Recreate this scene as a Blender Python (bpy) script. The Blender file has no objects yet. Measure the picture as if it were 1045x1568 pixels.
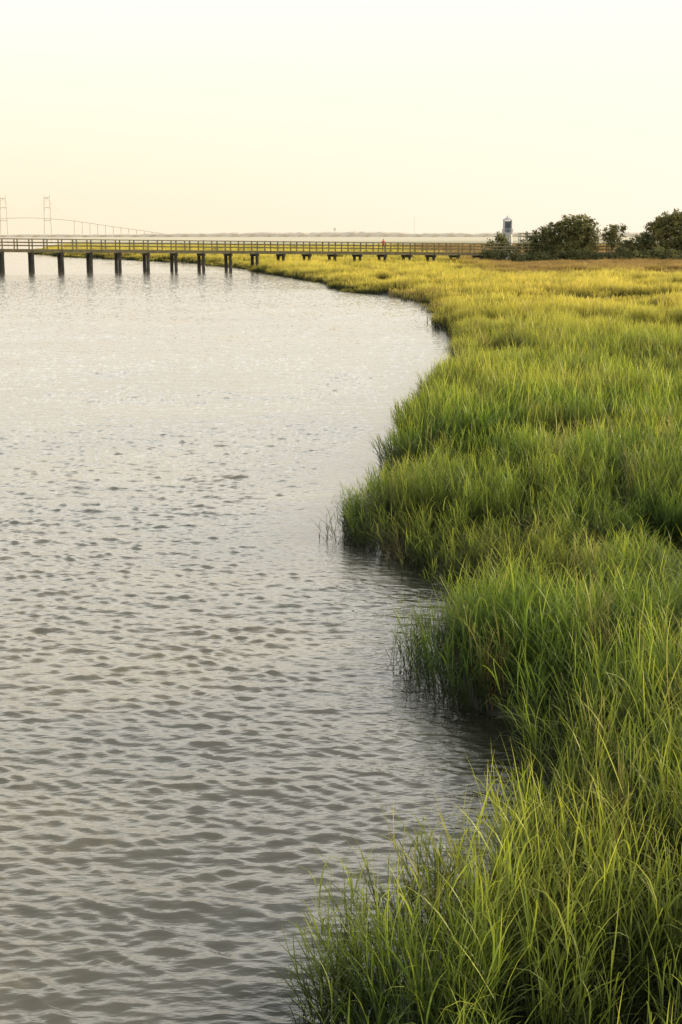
import bpy, math, random
import numpy as np
from mathutils import Vector, Matrix
random.seed(7); rng=np.random.default_rng(11)
scene=bpy.context.scene
scene.view_settings.view_transform='Standard'
scene.view_settings.look='None'
scene.view_settings.exposure=0

# ------------------------------------------------------------ helpers
def link(o,parent=None):
    scene.collection.objects.link(o)
    if parent: o.parent=parent
    return o
class MB:
    def __init__(s): s.v=[];s.f=[];s.m=[]
    def box(s,c,ax,ay,az,m=0):
        c=Vector(c);ax=Vector(ax);ay=Vector(ay);az=Vector(az);n=len(s.v)
        for k in ((-1,-1,-1),(1,-1,-1),(1,1,-1),(-1,1,-1),(-1,-1,1),(1,-1,1),(1,1,1),(-1,1,1)):
            s.v.append(tuple(c+ax*k[0]+ay*k[1]+az*k[2]))
        for f in ((0,3,2,1),(4,5,6,7),(0,1,5,4),(1,2,6,5),(2,3,7,6),(3,0,4,7)):
            s.f.append(tuple(n+i for i in f)); s.m.append(m)
    def tube(s,p0,p1,r0,r1,n=8,m=0):
        p0=Vector(p0);p1=Vector(p1);d=(p1-p0).normalized()
        a=d.orthogonal().normalized();b=d.cross(a);k=len(s.v)
        for p,r in((p0,r0),(p1,r1)):
            for i in range(n):
                t=2*math.pi*i/n; s.v.append(tuple(p+a*math.cos(t)*r+b*math.sin(t)*r))
        for i in range(n):
            j=(i+1)%n; s.f.append((k+i,k+j,k+n+j,k+n+i)); s.m.append(m)
        s.f.append(tuple(k+i for i in range(n))[::-1]); s.m.append(m)
        s.f.append(tuple(k+n+i for i in range(n))); s.m.append(m)
    def obj(s,name,mats,parent=None):
        me=bpy.data.meshes.new(name); me.from_pydata(s.v,[],s.f)
        for m in mats: me.materials.append(m)
        me.polygons.foreach_set('material_index',s.m); me.update()
        return link(bpy.data.objects.new(name,me),parent)

def vnoise(x,y,seed=0):
    x=np.asarray(x,float);y=np.asarray(y,float)
    r=np.random.default_rng(seed).random((256,256))
    xi=np.floor(x).astype(int);yi=np.floor(y).astype(int);fx=x-xi;fy=y-yi
    fx=fx*fx*(3-2*fx);fy=fy*fy*(3-2*fy)
    g=lambda a,b:r[a%256,b%256]
    return (g(xi,yi)*(1-fx)+g(xi+1,yi)*fx)*(1-fy)+(g(xi,yi+1)*(1-fx)+g(xi+1,yi+1)*fx)*fy
def sstep(x,a,b):
    t=np.clip((np.asarray(x,float)-a)/(b-a),0,1); return t*t*(3-2*t)

def newmat(name):
    m=bpy.data.materials.new(name);m.use_nodes=True
    nt=m.node_tree; nt.nodes.clear()
    out=nt.nodes.new('ShaderNodeOutputMaterial')
    return m,nt,out
def N(nt,t,**k):
    n=nt.nodes.new(t)
    for a,b in k.items(): setattr(n,a,b)
    return n
def simple(name,col,rough=0.8,var=0.25,scale=3.0,bump=0.0,stretch=(1,1,1)):
    m,nt,out=newmat(name)
    p=N(nt,'ShaderNodeBsdfPrincipled'); p.inputs['Roughness'].default_value=rough
    g=N(nt,'ShaderNodeNewGeometry'); mp=N(nt,'ShaderNodeMapping'); mp.inputs['Scale'].default_value=stretch
    nz=N(nt,'ShaderNodeTexNoise'); nz.inputs['Scale'].default_value=scale; nz.inputs['Detail'].default_value=5
    nt.links.new(g.outputs['Position'],mp.inputs['Vector']); nt.links.new(mp.outputs[0],nz.inputs['Vector'])
    r=N(nt,'ShaderNodeValToRGB'); e=r.color_ramp.elements
    e[0].position=.3;e[1].position=.7
    e[0].color=(*[c*(1-var) for c in col],1); e[1].color=(*[min(1,c*(1+var)) for c in col],1)
    nt.links.new(nz.outputs['Fac'],r.inputs['Fac']); nt.links.new(r.outputs[0],p.inputs['Base Color'])
    if bump:
        b=N(nt,'ShaderNodeBump'); b.inputs['Strength'].default_value=bump; b.inputs['Distance'].default_value=.02
        nt.links.new(nz.outputs['Fac'],b.inputs['Height']); nt.links.new(b.outputs[0],p.inputs['Normal'])
    nt.links.new(p.outputs[0],out.inputs[0])
    return m

# ------------------------------------------------------------ camera
CAMH=4.5
cam=bpy.data.cameras.new('camera'); co=bpy.data.objects.new('camera',cam); link(co)
cam.sensor_fit='VERTICAL'; cam.sensor_height=36; cam.sensor_width=24; cam.lens=50
cam.clip_start=.1; cam.clip_end=20000
co.location=(0,0,CAMH); co.rotation_euler=(math.radians(90-11.02),0,0)
scene.camera=co

# ------------------------------------------------------------ light
SAZ=math.radians(70); SEL=math.radians(14)
S=Vector((math.sin(SAZ)*math.cos(SEL),math.cos(SAZ)*math.cos(SEL),math.sin(SEL)))
sl=bpy.data.lights.new('sun','SUN'); sl.energy=5; sl.angle=math.radians(.6); sl.color=(1,.83,.48)
so=link(bpy.data.objects.new('sun',sl)); so.rotation_euler=S.to_track_quat('Z','Y').to_euler()
w=bpy.data.worlds.new('World'); scene.world=w; w.use_nodes=True
nt=w.node_tree; nt.nodes.clear(); L=nt.links.new
out=N(nt,'ShaderNodeOutputWorld'); bg=N(nt,'ShaderNodeBackground'); bg.inputs['Strength'].default_value=.1
sky=N(nt,'ShaderNodeTexSky',sky_type='NISHITA'); sky.sun_disc=False
sky.sun_elevation=SEL; sky.sun_rotation=SAZ; sky.dust_density=5; sky.air_density=1.2
tc=N(nt,'ShaderNodeTexCoord'); sp=N(nt,'ShaderNodeSeparateXYZ'); L(tc.outputs['Generated'],sp.inputs[0])
el=N(nt,'ShaderNodeValToRGB'); L(sp.outputs['Z'],el.inputs['Fac'])
K=.4
ce=el.color_ramp.elements; ce[0].position=0; ce[0].color=(1.13*K,.93*K,.68*K,1); ce[1].position=1; ce[1].color=(.34*K,.37*K,.41*K,1)
for p,c in((.05,(1.16,1.01,.78)),(.15,(1.25,1.17,1.0)),(.25,(2.35,2.25,2.02)),(.42,(2.15,2.13,2.02)),(.62,(.70,.73,.74))):
    e=ce.new(p); e.color=(*[q*K for q in c],1)
az=N(nt,'ShaderNodeMapRange'); L(sp.outputs['X'],az.inputs['Value'])
az.inputs['From Min'].default_value=-.25; az.inputs['From Max'].default_value=.35
lite=N(nt,'ShaderNodeMix',data_type='RGBA',blend_type='MIX')
L(el.outputs[0],lite.inputs[6]); lite.inputs[7].default_value=(1.20*K,1.12*K,.96*K,1)
mz=N(nt,'ShaderNodeMath',operation='MULTIPLY'); L(az.outputs[0],mz.inputs[0])
hz=N(nt,'ShaderNodeMapRange'); L(sp.outputs['Z'],hz.inputs['Value']); hz.inputs['From Min'].default_value=.2; hz.inputs['From Max'].default_value=0.08
hz.inputs['To Max'].default_value=.7
L(hz.outputs[0],mz.inputs[1]); L(mz.outputs[0],lite.inputs[0])
sc=N(nt,'ShaderNodeVectorMath',operation='SCALE'); sc.inputs['Scale'].default_value=10.2/K; L(lite.outputs[2],sc.inputs[0])
mx=N(nt,'ShaderNodeMix',data_type='RGBA'); mx.inputs[0].default_value=.92
L(sky.outputs[0],mx.inputs[6]); L(sc.outputs[0],mx.inputs[7]); L(mx.outputs[2],bg.inputs['Color']); L(bg.outputs[0],out.inputs[0])

# ------------------------------------------------------------ shoreline X(Y)
SH=np.array([(-60,1.4),(0,.45),(5,.25),(6,.08),(7,.0),(7.6,.08),(8.1,.42),(8.6,.85),(9.2,1.2),(10,1.55),(11,1.8),(12,1.8),(12.6,1.55),(13.0,1.15),(13.4,.97),(14.2,.93),(15,1.02),(16,1.3),(17,1.65),(17.8,1.65),
(18.6,1.35),(19.5,.92),(20.4,.45),(21.2,.05),(22.2,.38),(24,.82),(29,1.52),(35.4,2.1),(43.3,3.05),(51.3,4.15),(62.7,5.2),(77.4,5.8),(93,5.7),(108,4.2),(119,1.2),(140,-2.5),(155,-5.8),(195,-12),(236,-24),(274,-42),(330,-68),(350,-72),(400,-82),(800,-150),(1500,-280),(2400,-450),(2800,-6000),(9000,-6000)])
def xs(y):
    y=np.asarray(y,float)
    b=np.interp(y,SH[:,0],SH[:,1])
    amp=np.interp(y,[0,20,60,120,300],[.12,.18,.6,2.4,3.0]); wl=np.interp(y,[0,20,60,120,300],[.6,.9,3,8,14])
    return b+amp*(vnoise(y/wl,y*0+3.3,5)-.5)*2*.6
def gz(x,y):
    d=np.asarray(x,float)-xs(y)
    z=np.interp(d,[-20,-4,-1.2,-.15,0,.4,2],[-3,-1.2,-.5,-.10,-.05,.04,.13])
    return z+.7*sstep(x,12,30)*sstep(y,140,185)

# ground: one sheet
Ys=np.concatenate([[-60,-20,-5],np.arange(0,30,.25),np.arange(30,120,1.),np.arange(120,450,4.),[470,520,600,700,800,1000,1500,2000,2400,2800,3500,5000,9000]])
D=np.array([-6000,-300,-40,-20,-8,-4,-2,-1.2,-.7,-.4,-.15,0,.15,.4,.8,1.4,2,3,5,8,12,16,20,24,28,32,36,40,45,50,60,80,120,200,400,1000,7000.])
YY,DD=np.meshgrid(Ys,D,indexing='ij'); XX=xs(YY)+DD
ZZ=gz(XX,YY)+(vnoise(XX/1.3,YY/1.3,9)-.5)*.06*(DD>.3)
V=np.stack([XX,YY,ZZ],-1).reshape(-1,3); r,c=YY.shape
idx=np.arange(r*c).reshape(r,c)
F=np.stack([idx[:-1,:-1],idx[:-1,1:],idx[1:,1:],idx[1:,:-1]],-1).reshape(-1,4)
me=bpy.data.meshes.new('marsh_ground'); me.from_pydata(V.tolist(),[],F.tolist())
at=me.attributes.new('inland','FLOAT','POINT'); at.data.foreach_set('value',np.clip((DD-.5)/3,0,1).ravel())
ground=link(bpy.data.objects.new('marsh_ground',me))
m,nt,out=newmat('marsh_mud_thatch_haze'); L=nt.links.new
p=N(nt,'ShaderNodeBsdfPrincipled'); p.inputs['Roughness'].default_value=.85
a=N(nt,'ShaderNodeAttribute',attribute_name='inland'); g=N(nt,'ShaderNodeNewGeometry')
nz=N(nt,'ShaderNodeTexNoise'); nz.inputs['Scale'].default_value=.15; nz.inputs['Detail'].default_value=8; L(g.outputs['Position'],nz.inputs['Vector'])
rp=N(nt,'ShaderNodeValToRGB'); e=rp.color_ramp.elements; e[0].position=.35;e[0].color=(.07,.085,.018,1); e[1].position=.65; e[1].color=(.17,.16,.035,1); L(nz.outputs['Fac'],rp.inputs[0])
mxn=N(nt,'ShaderNodeMix',data_type='RGBA'); L(a.outputs['Fac'],mxn.inputs[0]); mxn.inputs[6].default_value=(.022,.021,.012,1); L(rp.outputs[0],mxn.inputs[7])
sg=N(nt,'ShaderNodeSeparateXYZ'); L(g.outputs['Position'],sg.inputs[0])
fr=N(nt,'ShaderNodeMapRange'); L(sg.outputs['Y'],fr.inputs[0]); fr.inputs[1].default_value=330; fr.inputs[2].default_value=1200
mx3=N(nt,'ShaderNodeMix',data_type='RGBA'); L(fr.outputs[0],mx3.inputs[0]); L(mxn.outputs[2],mx3.inputs[6]); mx3.inputs[7].default_value=(.58,.52,.38,1)  # far ground fades pale: distance haze put into the base colour
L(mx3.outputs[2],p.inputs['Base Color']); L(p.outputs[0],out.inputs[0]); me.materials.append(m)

# water: one sheet with real wave relief, finer where the river is close
wr=np.random.default_rng(5)
rows=np.concatenate([[-60,-20,0,3],np.exp(np.arange(math.log(5),math.log(380),.0028)),[420,500,700,1000,1500,2200,3200,5000,9000]])
u=np.concatenate([np.linspace(0,1,641)])
XW=[]
for y in rows:
    yc=min(max(y,6.),380.); xr_=float(np.clip(xs(yc),-200,10))+.5; xl_=min(-.28*yc-.4,xr_-5)
    left=xl_-(np.linspace(1,0,90,endpoint=False)**1.5)*.7*yc
    XW.append(np.concatenate([[-7000,-1500],left,xl_+(xr_-xl_)*u,[xr_+30,xr_+400,7000]]))
XW=np.array(XW); YW=np.repeat(rows[:,None],XW.shape[1],1)
ZW=np.zeros_like(XW); DX=np.zeros_like(XW); DY=np.zeros_like(XW)
gust=.65+.7*vnoise(XW/2.5,YW/4,31)
off=-(XW-xs(YW))
gust*=.25+.75*sstep(off,.2,2.2)      # calmer in the lee of the bank
NC=76
for i in range(NC):
    lam=.08*(1.3/.08)**((i+.5)/NC); k=2*math.pi/lam
    th=math.radians(90-11+wr.normal()*27)
    s=.052 if lam<.26 else (.026 if lam<.5 else .011)
    # wind ripples come in broken packets: each component gets its own patchy envelope
    pk=.3+1.4*vnoise(XW/(lam*5)+i*3.1,YW/(lam*7)+i*7.7,100+i)
    ph=k*(XW*math.cos(th)+YW*math.sin(th))+wr.uniform(0,6.283)
    amp=s/k*gust*pk; ZW+=amp*np.sin(ph); c_=amp*np.cos(ph)*.7
    DX+=c_*math.cos(th); DY+=c_*math.sin(th)
mask=(sstep(YW,3,5.5)*(1-sstep(YW,370,380)))
mask[:,:2]=0; mask[:,-3:]=0
ZW*=mask
near=(YW<60)
XV=XW+DX*mask*near; YV=YW+DY*mask*near
r,c=XW.shape; co_=np.stack([XV,YV,ZW],-1).astype(np.float32).ravel()
idx=np.arange(r*c).reshape(r,c)
F=np.stack([idx[:-1,:-1],idx[:-1,1:],idx[1:,1:],idx[1:,:-1]],-1).reshape(-1,4)
me=bpy.data.meshes.new('water'); me.vertices.add(r*c); me.vertices.foreach_set('co',co_)
me.loops.add(F.size); me.loops.foreach_set('vertex_index',F.ravel().astype(np.int32)); me.polygons.add(len(F))
me.polygons.foreach_set('loop_start',np.arange(0,F.size,4,dtype=np.int32))
me.update(calc_edges=True); me.validate()
me.polygons.foreach_set('use_smooth',np.ones(len(me.polygons),dtype=bool))
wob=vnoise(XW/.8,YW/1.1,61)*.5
at=me.attributes.new('bank_shade','FLOAT','POINT'); at.data.foreach_set('value',sstep(off,.1+wob*.4,1.1+wob).astype(np.float32).ravel())
print('water verts',r*c)
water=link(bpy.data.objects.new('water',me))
m,nt,out=newmat('river_water'); L=nt.links.new
p=N(nt,'ShaderNodeBsdfPrincipled'); p.inputs['Roughness'].default_value=.02; p.inputs['IOR'].default_value=1.46
g=N(nt,'ShaderNodeNewGeometry')
def layer(sx,sy,rot,detail,rough=.5,dist=0.):
    mp=N(nt,'ShaderNodeMapping'); mp.inputs['Rotation'].default_value=(0,0,math.radians(rot)); mp.inputs['Scale'].default_value=(sx,sy,1)
    n=N(nt,'ShaderNodeTexNoise'); n.inputs['Scale'].default_value=1; n.inputs['Detail'].default_value=detail; n.inputs['Roughness'].default_value=rough; n.inputs['Distortion'].default_value=dist
    L(g.outputs['Position'],mp.inputs['Vector']); L(mp.outputs[0],n.inputs['Vector']); return n.outputs['Fac']
b=N(nt,'ShaderNodeBump'); b.inputs['Strength'].default_value=1; b.inputs['Distance'].default_value=.012
L(layer(6,14,-6,2),b.inputs['Height']); L(b.outputs[0],p.inputs['Normal'])
nz=layer(.12,.25,0,3); rp=N(nt,'ShaderNodeValToRGB'); e=rp.color_ramp.elements
e[0].position=.35;e[0].color=(.135,.13,.105,1); e[1].position=.65;e[1].color=(.19,.168,.118,1); L(nz,rp.inputs[0])
bsh=N(nt,'ShaderNodeAttribute',attribute_name='bank_shade'); md_=N(nt,'ShaderNodeMix',data_type='RGBA')   # dark bank reflection and shade painted into the water colour
L(bsh.outputs['Fac'],md_.inputs[0]); md_.inputs[6].default_value=(.022,.024,.014,1); L(rp.outputs[0],md_.inputs[7]); L(md_.outputs[2],p.inputs['Base Color'])
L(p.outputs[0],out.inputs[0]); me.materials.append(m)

# ------------------------------------------------------------ grass
gm,nt,out=newmat('marsh_grass_blades'); L=nt.links.new
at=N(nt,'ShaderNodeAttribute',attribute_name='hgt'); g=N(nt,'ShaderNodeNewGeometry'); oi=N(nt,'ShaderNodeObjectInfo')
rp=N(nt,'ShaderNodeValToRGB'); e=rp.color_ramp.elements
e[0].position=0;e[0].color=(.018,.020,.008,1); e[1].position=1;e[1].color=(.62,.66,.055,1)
q=e.new(.42); q.color=(.035,.065,.011,1); q=e.new(.70); q.color=(.15,.235,.024,1)  # green-to-yellow blades; lower stops also darkened as painted shade inside the clumps
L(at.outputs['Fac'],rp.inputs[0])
nz=N(nt,'ShaderNodeTexNoise'); nz.inputs['Scale'].default_value=.16; nz.inputs['Detail'].default_value=4; L(g.outputs['Position'],nz.inputs['Vector'])
r2=N(nt,'ShaderNodeMapRange'); L(nz.outputs['Fac'],r2.inputs[0]); r2.inputs[1].default_value=.42; r2.inputs[2].default_value=.68
sp=N(nt,'ShaderNodeSeparateXYZ'); L(g.outputs['Position'],sp.inputs[0])
def mr(sock,a,b_,lo=0.,hi=1.):
    q=N(nt,'ShaderNodeMapRange',interpolation_type='SMOOTHSTEP'); L(sock,q.inputs[0]); q.inputs[1].default_value=a;q.inputs[2].default_value=b_;q.inputs[3].default_value=lo;q.inputs[4].default_value=hi; return q.outputs[0]
def mth(op,a,b_):
    q=N(nt,'ShaderNodeMath',operation=op)
    for i,s in enumerate((a,b_)):
        if isinstance(s,(int,float)): q.inputs[i].default_value=s
        else: L(s,q.inputs[i])
    return q.outputs[0]
def mixc(f,a,b_,bt='MIX'):
    q=N(nt,'ShaderNodeMix',data_type='RGBA',blend_type=bt)
    for s,i in((f,0),(a,6),(b_,7)):
        if isinstance(s,float): q.inputs[i].default_value=s
        elif isinstance(s,tuple): q.inputs[i].default_value=(*s,1)
        else: L(s,q.inputs[i])
    return q.outputs[2]
haze_gold=mth('ADD',mth('MULTIPLY',mr(sp.outputs['Y'],25,95),.72),mth('MULTIPLY',r2.outputs[0],.26))  # gold with distance is haze and warm light in the colour, plus patchy tone
c1=mixc(haze_gold,rp.outputs[0],mixc(mr(at.outputs['Fac'],.2,.95),(.045,.060,.016),(.90,.72,.12)))
dry=mth('MULTIPLY',mr(sp.outputs['Y'],138,165),mr(sp.outputs['X'],12,22))
c2=mixc(mth('MULTIPLY',dry,.85),c1,(.34,.21,.08))
straw=mr(oi.outputs['Random'],.93,.97,0.,.5)
c3=mixc(straw,c2,(.36,.25,.10))
bri=mr(oi.outputs['Random'],0,1,.75,1.25)
sc=N(nt,'ShaderNodeVectorMath',operation='SCALE'); L(c3,sc.inputs[0]); L(bri,sc.inputs['Scale'])
p=N(nt,'ShaderNodeBsdfPrincipled'); p.inputs['Roughness'].default_value=.45; p.inputs['Specular IOR Level'].default_value=.35; L(sc.outputs[0],p.inputs['Base Color'])
tr=N(nt,'ShaderNodeBsdfTranslucent'); L(sc.outputs[0],tr.inputs[0])
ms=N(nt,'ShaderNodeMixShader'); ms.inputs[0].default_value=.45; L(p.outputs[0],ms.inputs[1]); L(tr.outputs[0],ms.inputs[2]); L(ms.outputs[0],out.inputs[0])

protos=bpy.data.collections.new('marsh_grass_tufts')
def tuft(i,nplants,rad,leaves,wid,nseg,hmin,hmax,kind='leafy'):
    V=[];F=[];H=[]
    def strip(pts,ws,side):
        k=len(V)
        for p_,w_ in zip(pts,ws):
            V.append(p_-side*w_); V.append(p_+side*w_); H.extend([max(0,min(1,p_[2]/hmax))]*2)
        for j in range(len(pts)-1): F.append((k+2*j,k+2*j+1,k+2*j+3,k+2*j+2))
    for _ in range(nplants):
        a=random.random()*6.283; rr=rad*math.sqrt(random.random())
        b=np.array([math.cos(a)*rr,math.sin(a)*rr,-.08]); Ht=random.uniform(hmin,hmax)
        la=random.random()*6.283; lean=abs(random.gauss(0,.16))
        ld=np.array([math.cos(la),math.sin(la),0])
        stem=lambda t:b+np.array([0,0,(Ht*.8+.08)*t])+ld*(lean*Ht*t*t)
        sa=random.random()*6.283; side=np.array([math.cos(sa),math.sin(sa),0])
        ts=np.linspace(0,1,4); strip([stem(t) for t in ts],[wid*.45*(1-.6*t) for t in ts],side)
        az0=random.random()*6.283
        for l in range(leaves):
            t0=.12+.86*(l+random.random()*.6)/leaves; t0=min(t0,1)
            p0=stem(t0); az=az0+l*math.pi+random.gauss(0,.6)
            Ln=Ht*random.uniform(.28,.50)*(1.0 if t0<.85 else .8); inc=random.uniform(.06,.40) if t0>.8 else random.uniform(.2,.6)
            dr=random.uniform(.1,.8) if random.random()<.7 else random.uniform(.8,1.9)
            out_=np.array([math.cos(az),math.sin(az),0]); sd=np.array([-math.sin(az),math.cos(az),0])*1.0
            tw=random.gauss(0,.5); sd=sd*math.cos(tw)+np.array([0,0,1])*math.sin(tw)*.6
            pts=[];p_=p0.copy();ang=inc
            for s in range(nseg+1):
                pts.append(p_.copy()); st=Ln/nseg
                p_=p_+out_*math.sin(ang)*st+np.array([0,0,math.cos(ang)*st]); ang+=dr/nseg*(1+s*.35)
            u=np.linspace(0,1,nseg+1); ws=wid*.5*np.clip(1-u**1.6,0.03,1)*np.clip(.55+u*2,0,1)*random.uniform(.7,1.2)
            strip(pts,ws,sd)
    me=bpy.data.meshes.new('tuft_%02d'%i); me.from_pydata([tuple(v) for v in V],[],F)
    at=me.attributes.new('hgt','FLOAT','POINT'); at.data.foreach_set('value',H)
    me.materials.append(gm)
    protos.objects.link(bpy.data.objects.new('tuft_%02d'%i,me))
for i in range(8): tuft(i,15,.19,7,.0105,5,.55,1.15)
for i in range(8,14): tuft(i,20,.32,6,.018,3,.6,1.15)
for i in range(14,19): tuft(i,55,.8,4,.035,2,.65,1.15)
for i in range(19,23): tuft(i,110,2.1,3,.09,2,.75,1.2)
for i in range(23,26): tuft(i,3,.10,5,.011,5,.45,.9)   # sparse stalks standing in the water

P=[];I=[];R=[];Sc=[]
def scatter(y0,y1,dens,ids,over,xr):
    n=0
    xl=min(xs(np.linspace(y0,y1,40)))-.5
    xh=xr(y1); cnt=int((xh-xl)*(y1-y0)*dens)
    x=rng.uniform(xl,xh,cnt); y=rng.uniform(y0,y1,cnt); d=x-xs(y)
    keep=(x<xr(y))&(d>-over+rng.random(cnt)*over*1.1)
    x=x[keep];y=y[keep];d=d[keep]
    n1=.5*vnoise(x/1.9,y/2.6,1)+.5*vnoise(x/5+9,y/9,2)
    nn=.75*sstep(n1,.34,.66)+.25*vnoise(x/.7,y/.7,3)
    hs=.38+.84*nn
    hs*=np.interp(d,[-.3,0,.6,2],[.55,.8,1.0,1.0])
    hs=np.where(d<2.5,np.maximum(hs,.70*np.interp(d,[-.3,0,.6],[.7,.95,1])),hs)
    hs*=1-.55*sstep(x,14,26)*sstep(y,150,175)
    thin=vnoise(x/1.1+40,y/1.6,14); k2=~((thin<.22)&(y<60)&(d>.8)); x,y,d,hs=x[k2],y[k2],d[k2],hs[k2]
    z=gz(x,y); z=np.maximum(z,-.15)
    for a in range(len(x)):
        P.append((x[a],y[a],z[a])); I.append(random.choice(ids))
        edge=.17*max(0,1-d[a]/.5) if y[a]<60 else 0
        R.append((random.gauss(0,.09),random.gauss(-.04-edge,.10),random.random()*6.283 if edge==0 else random.gauss(0,.5)))
        s=hs[a]*random.uniform(.8,1.2); Sc.append((1,1,s) if y[a]>60 else (.6+.45*s,.6+.45*s,s*1.05))
for a,b_ in((2,6),(6,10),(10,14),(14,18),(18,24)):
    scatter(a,b_,12.5,range(0,8),.18,lambda y:.30*y+1.5)
for a,b_ in((24,34),(34,50),(50,70)):
    scatter(a,b_,5.5,range(8,14),.25,lambda y:.29*y+2)
for a,b_ in((70,100),(100,140),(140,210)):
    scatter(a,b_,1.4,range(14,19),.5,lambda y:.29*y+5)
for a,b_ in((210,270),(270,350),(350,520)):
    scatter(a,b_,.24,range(19,23),1.,lambda y:.29*y+5)
for _ in range(230):
    y=random.uniform(5,45); c_=float(vnoise(y/1.3,7.7,44))
    if c_<.45: continue
    x=float(xs(y))-.12-abs(random.gauss(0,.16)); P.append((x,y,-.12)); I.append(random.choice((23,24,25)))
    R.append((random.gauss(0,.12),random.gauss(-.08,.12),random.random()*6.283)); s=random.uniform(.55,1.0); Sc.append((.9,.9,s))
print('grass instances',len(P))
me=bpy.data.meshes.new('marsh_grass'); me.from_pydata(P,[],[])
a=me.attributes.new('idx','INT','POINT'); a.data.foreach_set('value',I)
a=me.attributes.new('rot','FLOAT_VECTOR','POINT'); a.data.foreach_set('vector',np.array(R).ravel())
a=me.attributes.new('scl','FLOAT_VECTOR','POINT'); a.data.foreach_set('vector',np.array(Sc).ravel())
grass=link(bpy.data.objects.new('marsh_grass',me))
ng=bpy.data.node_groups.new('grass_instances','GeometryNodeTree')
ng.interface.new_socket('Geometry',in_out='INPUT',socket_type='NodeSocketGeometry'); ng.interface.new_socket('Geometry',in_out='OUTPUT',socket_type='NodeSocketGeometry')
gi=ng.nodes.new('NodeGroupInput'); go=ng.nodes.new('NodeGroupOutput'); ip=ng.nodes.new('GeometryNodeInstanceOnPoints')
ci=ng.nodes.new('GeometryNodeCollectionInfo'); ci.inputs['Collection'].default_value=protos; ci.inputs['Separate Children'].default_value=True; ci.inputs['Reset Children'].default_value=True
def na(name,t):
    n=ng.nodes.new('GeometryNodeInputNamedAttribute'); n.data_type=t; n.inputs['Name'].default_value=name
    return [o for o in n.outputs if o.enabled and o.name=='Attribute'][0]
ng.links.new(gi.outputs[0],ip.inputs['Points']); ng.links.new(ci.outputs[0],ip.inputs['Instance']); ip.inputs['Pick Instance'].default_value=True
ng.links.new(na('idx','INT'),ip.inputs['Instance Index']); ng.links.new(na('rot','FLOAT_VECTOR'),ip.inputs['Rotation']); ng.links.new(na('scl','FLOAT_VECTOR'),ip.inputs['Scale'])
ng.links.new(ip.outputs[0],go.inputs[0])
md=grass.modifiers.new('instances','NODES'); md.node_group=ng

# ------------------------------------------------------------ pier
wood=simple('weathered_timber_rail',(.19,.16,.08),.8,.3,2.0)
dark=simple('creosote_pile',(.045,.038,.03),.8,.4,1.5)
def py(x): return 176+(x+41.4)*.393
def pz(x): return float(np.interp(x,[-41.4,19.6,80],[2.85,2.12,2.0])) if x>-41.4 else 2.85
T=Vector((1,.393,0)).normalized(); W=Vector((-T.y,T.x,0)); U=Vector((0,0,1))
pier=link(bpy.data.objects.new('wooden_pier',None))
deck=MB();rail=MB();pile=MB()
step=3.6*T.x; x=-95.0; k=0
HW=1.25
while x<62:
    x2=x+step; p0=Vector((x,py(x),pz(x))); p1=Vector((x2,py(x2),pz(x2))); c=(p0+p1)/2; hl=(p1-p0)/2; up=hl.normalized().cross(W)*-1
    if up.z<0: up=-up
    deck.box(c-U*.04,hl,W*HW,up*.04)
    for s in(-1,1): deck.box(c+W*s*(HW-.12)-U*.24,hl,W*.07,up*.155)
    for s in(-1,1):
        for hh,th,wd in((1.2,.055,.10),(.80,.08,.025),(.42,.075,.025)):
            rail.box(c+W*s*(HW+.03)+U*hh,hl,W*wd,up*th)
        for q in(0,.5):
            pp=p0+(p1-p0)*q; rail.box(pp+W*s*(HW-.06)+U*.42,T*.07,W*.055,U*.73)
    g0=float(gz(p0.x,p0.y)); 
    pile.box(p0-U*.53,T*.16,W*(HW+.25),U*.15)
    for s in(-1,1):
        b=p0+W*s*1.0
        pile.tube((b.x+random.gauss(0,.07),b.y,min(g0,0)-.6),(b.x,b.y,p0.z-.66),.25*random.uniform(.8,1.1),.20,10)
        pile.box(p0+W*s*1.23-U*.55+T*0,T*.06,W*.05,U*.33)
    x=x2
deck.obj('deck',[wood],pier); rail.obj('railing',[wood],pier); pile.obj('piles',[dark],pier)

# ------------------------------------------------------------ lighthouse + lookout
white=simple('painted_white_boards',(.48,.48,.48),.6,.08,3); blue=simple('blue_grey_paint',(.12,.14,.17),.6,.15,3); roofm=simple('dark_roof',(.06,.07,.09),.6,.2,3)
lh=link(bpy.data.objects.new('small_lighthouse',None)); lx,ly=24.0,209.0
b=MB(); z0=.7
def frus(mb,z0,z1,r0,r1,n=8,m=0):
    mb.tube((lx,ly,z0),(lx,ly,z1),r0,r1,n,m)
frus(b,z0,4.7,.95,.68); b.obj('tapered_tower',[white],lh)
b=MB(); frus(b,4.7,4.82,.85,.85)
for i in range(8):
    t=i*math.pi/4+.39; b.tube((lx+.8*math.cos(t),ly+.8*math.sin(t),4.82),(lx+.8*math.cos(t),ly+.8*math.sin(t),5.4),.03,.03,5)
    t2=t+math.pi/4; b.tube((lx+.8*math.cos(t),ly+.8*math.sin(t),5.38),(lx+.8*math.cos(t2),ly+.8*math.sin(t2),5.38),.03,.03,5)
for sx in(-1,1):
    for sy in(-1,1): b.box((lx+sx*.52,ly+sy*.52,5.7),(.06,0,0),(0,.06,0),(0,0,.87))
b.obj('gallery_and_corner_posts',[white],lh)
b=MB(); b.box((lx,ly,5.65),(.45,0,0),(0,.45,0),(0,0,.82)); b.obj('lantern_room',[blue],lh)
b=MB(); frus(b,6.58,6.68,.8,.76); frus(b,6.68,7.0,.72,.25); frus(b,7.0,7.25,.12,.08,6); b.obj('cap',[white],lh)
b=MB(); b.box((lx-.15,ly-.85,3.2),(.25,0,0),(0,.1,0),(0,0,.45)); b.box((lx,ly-.47,5.8),(.25,0,0),(0,.03,0),(0,0,.4)); b.obj('windows',[roofm],lh)
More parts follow.
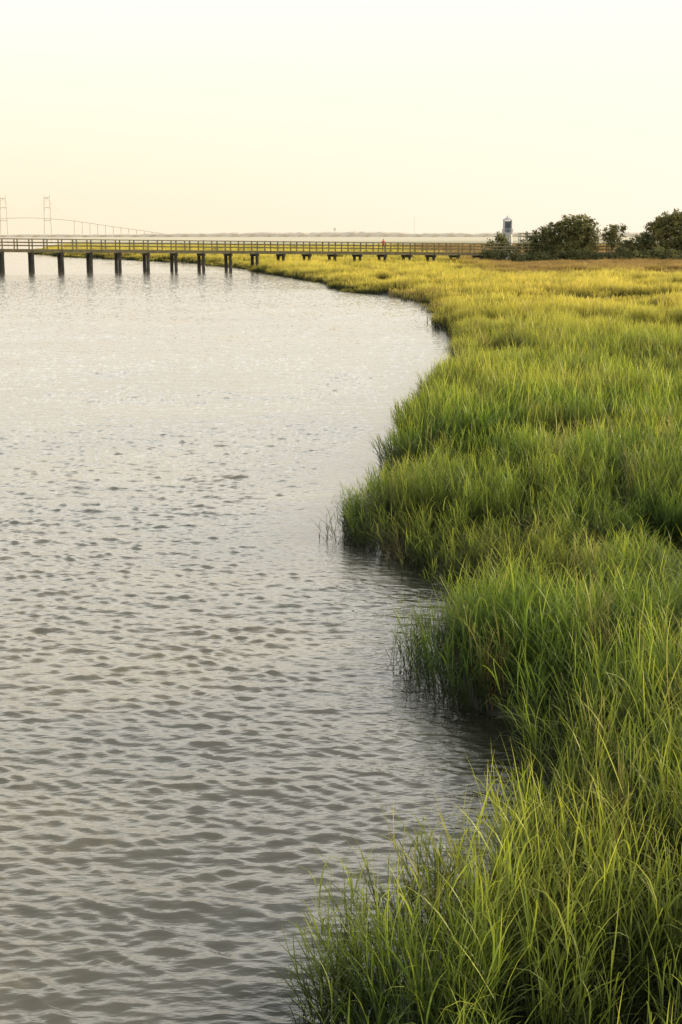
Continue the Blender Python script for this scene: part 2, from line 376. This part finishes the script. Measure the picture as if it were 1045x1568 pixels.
lk=link(bpy.data.objects.new('lookout_platform',None)); b=MB()
for dx in(-1,0,1):
    for dy in(-1,1): b.box((26.4+dx,206+dy,2.6),(.06,0,0),(0,.06,0),(0,0,2.2))
b.obj('posts',[white],lk); b=MB(); b.box((26.4,206,3.3),(1.15,0,0),(0,1.15,0),(0,0,.07))
for hh in(3.8,4.3,4.75): b.box((26.4,204.9,hh),(1.1,0,0),(0,.03,0),(0,0,.05)); b.box((26.4,207.1,hh),(1.1,0,0),(0,.03,0),(0,0,.05))
b.obj('deck_and_rails',[wood],lk)

# ------------------------------------------------------------ trees / shrubs
bark=simple('bark',(.15,.10,.06),.9,.3,4)
def leafmat(name,c0,c1):
    m,nt,out=newmat(name); L=nt.links.new
    g=N(nt,'ShaderNodeNewGeometry'); nz=N(nt,'ShaderNodeTexNoise'); nz.inputs['Scale'].default_value=.9; nz.inputs['Detail'].default_value=4; L(g.outputs['Position'],nz.inputs['Vector'])
    r=N(nt,'ShaderNodeValToRGB'); e=r.color_ramp.elements; e[0].position=.38;e[1].position=.64; e[0].color=(*c0,1);e[1].color=(*c1,1); L(nz.outputs['Fac'],r.inputs[0])
    p=N(nt,'ShaderNodeBsdfPrincipled'); p.inputs['Roughness'].default_value=.6; p.inputs['Specular IOR Level'].default_value=.3; L(r.outputs[0],p.inputs['Base Color'])
    t=N(nt,'ShaderNodeBsdfTranslucent'); L(r.outputs[0],t.inputs[0]); ms=N(nt,'ShaderNodeMixShader'); ms.inputs[0].default_value=.35
    L(p.outputs[0],ms.inputs[1]);L(t.outputs[0],ms.inputs[2]);L(ms.outputs[0],out.inputs[0]); return m
lf1=leafmat('oak_foliage',(.12,.13,.05),(.28,.26,.09)); lf2=leafmat('cedar_foliage',(.09,.11,.045),(.21,.205,.08))
def tree(name,x,y,top,lobes,lm,trunk=True,dens=75,ls=.2):
    z0=float(gz(x,y)); b=MB()
    if trunk:
        pz_=z0-.2; px,pyy=x,y; H=top-z0; prev=Vector((x,y,z0-.2)); rad=.05*H*.6+.05
        for s in range(1,5):
            nx=Vector((x+random.gauss(0,.12)*s*.5,y+random.gauss(0,.1),z0+H*.8*s/4)); b.tube(prev,nx,rad,rad*.75,7,0); prev=nx; rad*=.75
            for q in range(3):
                l=random.choice(lobes); b.tube(prev,Vector((x+l[0],y+l[1],l[2])),rad*.5,rad*.12,5,0)
    V=[];F=[];M=[]
    for (dx,dy,cz,rx,ry,rz) in lobes:
        nc=max(12,int(rx*ry*rz*15))
        for _ in range(nc):
            d=rng.normal(size=3); d/=np.linalg.norm(d); rr=random.random()**.45
            c=np.array([x+dx+d[0]*rx*rr,y+dy+d[1]*ry*rr,cz+d[2]*rz*rr]); cs=random.uniform(.22,.6)
            n=int(dens*cs*1.2)
            pts=c+rng.normal(size=(n,3))*cs*np.array([.55,.55,.42])
            for q in pts:
                if q[2]<z0: continue
                a=rng.normal(size=3);a/=np.linalg.norm(a);bb=np.cross(a,rng.normal(size=3));bb/=np.linalg.norm(bb)
                s=ls*random.uniform(.5,1.1);k=len(V)
                V+= [tuple(q-a*s),tuple(q-bb*s*.5),tuple(q+a*s),tuple(q+bb*s*.5)]; F.append((k,k+1,k+2,k+3))
    k=len(b.v); b.v+=V; b.f+=[tuple(i+k for i in f) for f in F]; b.m+=[1]*len(F)
    return b.obj(name,[bark,lm])
tree('wax_myrtle_shrub',22.6,203,4.8,[(-1.4,0,2.2,1.4,1,1.4),(.1,0,3.1,1.3,1,1.6),(1.6,0,2.2,1.0,1,1.3)],lf2)
tree('wax_myrtle_shrub',28.2,202,5.9,[(-1.7,0,3.0,1.3,1,2.0),(0,0,3.8,1.4,1.2,2.0),(1.5,0,4.3,1.5,1.2,1.8),(.2,0,2.0,2.6,1.2,1.3)],lf2)
tree('live_oak_tree',32.8,202,7.5,[(-1.2,0,5.7,1.6,1.3,1.6),(.6,0,6.0,1.6,1.3,1.4),(2.0,0,5.1,1.1,1.2,1.5),(-.8,0,3.8,2.2,1.4,1.9),(1,0,3.4,2.2,1.4,1.7),(0,0,1.9,3.0,1.2,1.2)],lf1)
tree('yaupon_tree',37.6,201,6.0,[(-.5,0,4.7,1.1,.9,1.1),(.7,0,5.0,1.1,.9,.9),(0,0,3.8,1.0,.9,.9)],lf1)
tree('wax_myrtle_shrub',41.0,203,4.4,[(-1.4,0,2.4,1.5,1,1.5),(.6,0,2.8,1.5,1,1.5),(2.0,0,3.7,1.4,1,1.4)],lf2)
tree('live_oak_tree',47.0,203,8.1,[(-3.0,0,5.2,1.3,1.4,1.2),(-2.2,0,6.0,1.5,1.4,1.2),(-.4,0,6.8,1.8,1.4,1.3),(1.6,0,6.8,1.9,1.4,1.3),(3.2,0,5.6,1.7,1.4,1.6),(0,0,4.8,3.2,1.6,1.7),(-1,0,2.8,3.6,1.4,1.7),(2.5,0,3.0,2.6,1.4,1.8)],lf1)
tree('live_oak_tree',55.5,206,7.2,[(-2,0,4.6,2,1.4,1.8),(1,0,5.4,2,1.4,1.6),(0,0,2.6,3.4,1.4,1.6)],lf1)
sc_=[(i*1.9-17,random.uniform(-1,1),1.3+random.uniform(0,.6),1.4,.8,random.uniform(.7,1.3)) for i in range(20)]
tree('shrub_thicket',37.5,198.5,2.4,sc_,lf2,trunk=False,dens=60)

# ------------------------------------------------------------ person on the pier
def person(x,off,facing):
    base=Vector((x,py(x),pz(x)+.0))+W*off
    J=dict(pel=(0,0,.93),ches=(0,.02,1.30),neck=(0,.03,1.50),head=(0,.0,1.64),top=(0,.0,1.74),
      lh=(.1,0,.88),lk=(.11,-.03,.48),la=(.11,.02,.07),lt=(.12,-.15,.03),rh=(-.1,0,.88),rk=(-.11,.0,.48),ra=(-.11,.03,.07),rt=(-.12,-.14,.03),
      ls=(.18,.03,1.42),le=(.24,-.03,1.15),lw=(.16,-.24,1.1),lf=(.13,-.33,1.11),rs=(-.18,.03,1.42),re=(-.25,.0,1.14),rw=(-.17,-.22,1.08),rf=(-.14,-.31,1.1))
    rad=dict(pel=.15,ches=.15,neck=.06,head=.095,top=.07,lh=.1,lk=.062,la=.045,lt=.04,rh=.1,rk=.062,ra=.045,rt=.04,ls=.07,le=.045,lw=.03,lf=.035,rs=.07,re=.045,rw=.03,rf=.035)
    E=[('pel','ches'),('ches','neck'),('neck','head'),('head','top'),('pel','lh'),('lh','lk'),('lk','la'),('la','lt'),('pel','rh'),('rh','rk'),('rk','ra'),('ra','rt'),('ches','ls'),('ls','le'),('le','lw'),('lw','lf'),('ches','rs'),('rs','re'),('re','rw'),('rw','rf')]
    names=list(J); me=bpy.data.meshes.new('p'); me.from_pydata([J[n] for n in names],[(names.index(a),names.index(b)) for a,b in E],[])
    o=bpy.data.objects.new('p',me); scene.collection.objects.link(o)
    md=o.modifiers.new('s','SKIN')
    for n_,sv in zip(names,me.skin_vertices[0].data): sv.radius=(rad[n_],rad[n_]*.85); sv.use_root=(n_=='pel')
    o.modifiers.new('d','SUBSURF').levels=1
    bpy.context.view_layer.update()
    ev=o.evaluated_get(bpy.context.evaluated_depsgraph_get()); m2=bpy.data.meshes.new_from_object(ev)
    bpy.data.objects.remove(o)
    for mt in(simple('skin',(.45,.28,.2)),simple('red_shirt',(.65,.04,.05)),simple('dark_trousers',(.04,.045,.07)),simple('brown_hair',(.05,.03,.02))): m2.materials.append(mt)
    for f in m2.polygons:
        c=f.center
        f.material_index = 2 if c.z<.95 else (0 if (c.z>1.5 or c.y<-.12) else 1)
        if c.z>1.62 and (c.y>.0 or c.z>1.72): f.material_index=3
        f.use_smooth=True
    po=link(bpy.data.objects.new('person',m2)); po.location=base; po.rotation_euler=(0,0,facing)
person(5.4,-.75,.4)

# ------------------------------------------------------------ distant things
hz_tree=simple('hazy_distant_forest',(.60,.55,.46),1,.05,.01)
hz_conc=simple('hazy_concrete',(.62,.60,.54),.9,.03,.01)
b=MB(); V=[];F=[]
xsr=np.arange(-1800,1500,9.)
prof=5.0+3.5*vnoise(xsr/160,xsr*0,21)+2.5*vnoise(xsr/30,xsr*0,22)+1.5*vnoise(xsr/9,xsr*0,23)
prof*=np.interp(xsr,[-1800,-560,-420,-200,-100,0,1500],[.75,.7,.75,1.1,1.1,1.1,1.0])
for i,(x,h) in enumerate(zip(xsr,prof)):
    V+=[(x,2900,-.5),(x,2900+4*math.sin(i*1.7),h*.75),(x,2912,h),(x,2960,h*.9),(x,2970,-.5)]
    if i:
        for j in range(4): F.append(((i-1)*5+j,i*5+j,i*5+j+1,(i-1)*5+j+1))
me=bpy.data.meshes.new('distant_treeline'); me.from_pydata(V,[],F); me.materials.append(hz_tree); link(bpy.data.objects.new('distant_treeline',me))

br=link(bpy.data.objects.new('cable_stayed_bridge',None)); b=MB(); cb=MB(); dk=MB()
towers=[(-606,3000,86),(-700,3015,85)]
for tx,ty,h in towers:
    for s in(-1,1):
        b.tube((tx+s*7.5,ty,-1),(tx+s*5.5,ty,h),1.8,1.1,6)
    for zz in(34,60,h-6): b.box((tx,ty,zz),(6,0,0),(0,1,0),(0,0,.9))
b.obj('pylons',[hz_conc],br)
pth=[(-1100,3060,20),(-900,3040,33),(-700,3015,38.5),(-650,3008,39.5),(-606,3000,38),(-550,2995,33),(-480,2990,23),(-400,2985,12),(-350,2985,5)]
for p0,p1 in zip(pth[:-1],pth[1:]):
    dk.tube(p0,p1,1.0,1.0,4)
def dz(x): return float(np.interp(x,[p[0] for p in pth],[p[2] for p in pth]))
xx=-550
while xx<-360:
    dk.box((xx,2994,dz(xx)/2),(.9,0,0),(0,1.1,0),(0,0,dz(xx)/2)); xx+=16
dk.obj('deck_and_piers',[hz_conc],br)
for tx,ty,h in towers:
    for d in range(-46,47,11):
        if abs(d)>5: cb.tube((tx,ty,h-6),(tx+d,ty,dz(tx+d)),.13,.13,3)
cb.obj('cables',[hz_conc],br)
mb=MB(); mb.tube((149,2950,0),(149,2950,42),.5,.3,5); mb.obj('radio_mast',[hz_conc])
mb=MB(); mb.tube((-12,2950,0),(-12,2950,14),1.2,1.2,6); mb.tube((-12,2950,14),(-12,2950,19),3.5,3.0,8); mb.obj('water_tower',[hz_conc])
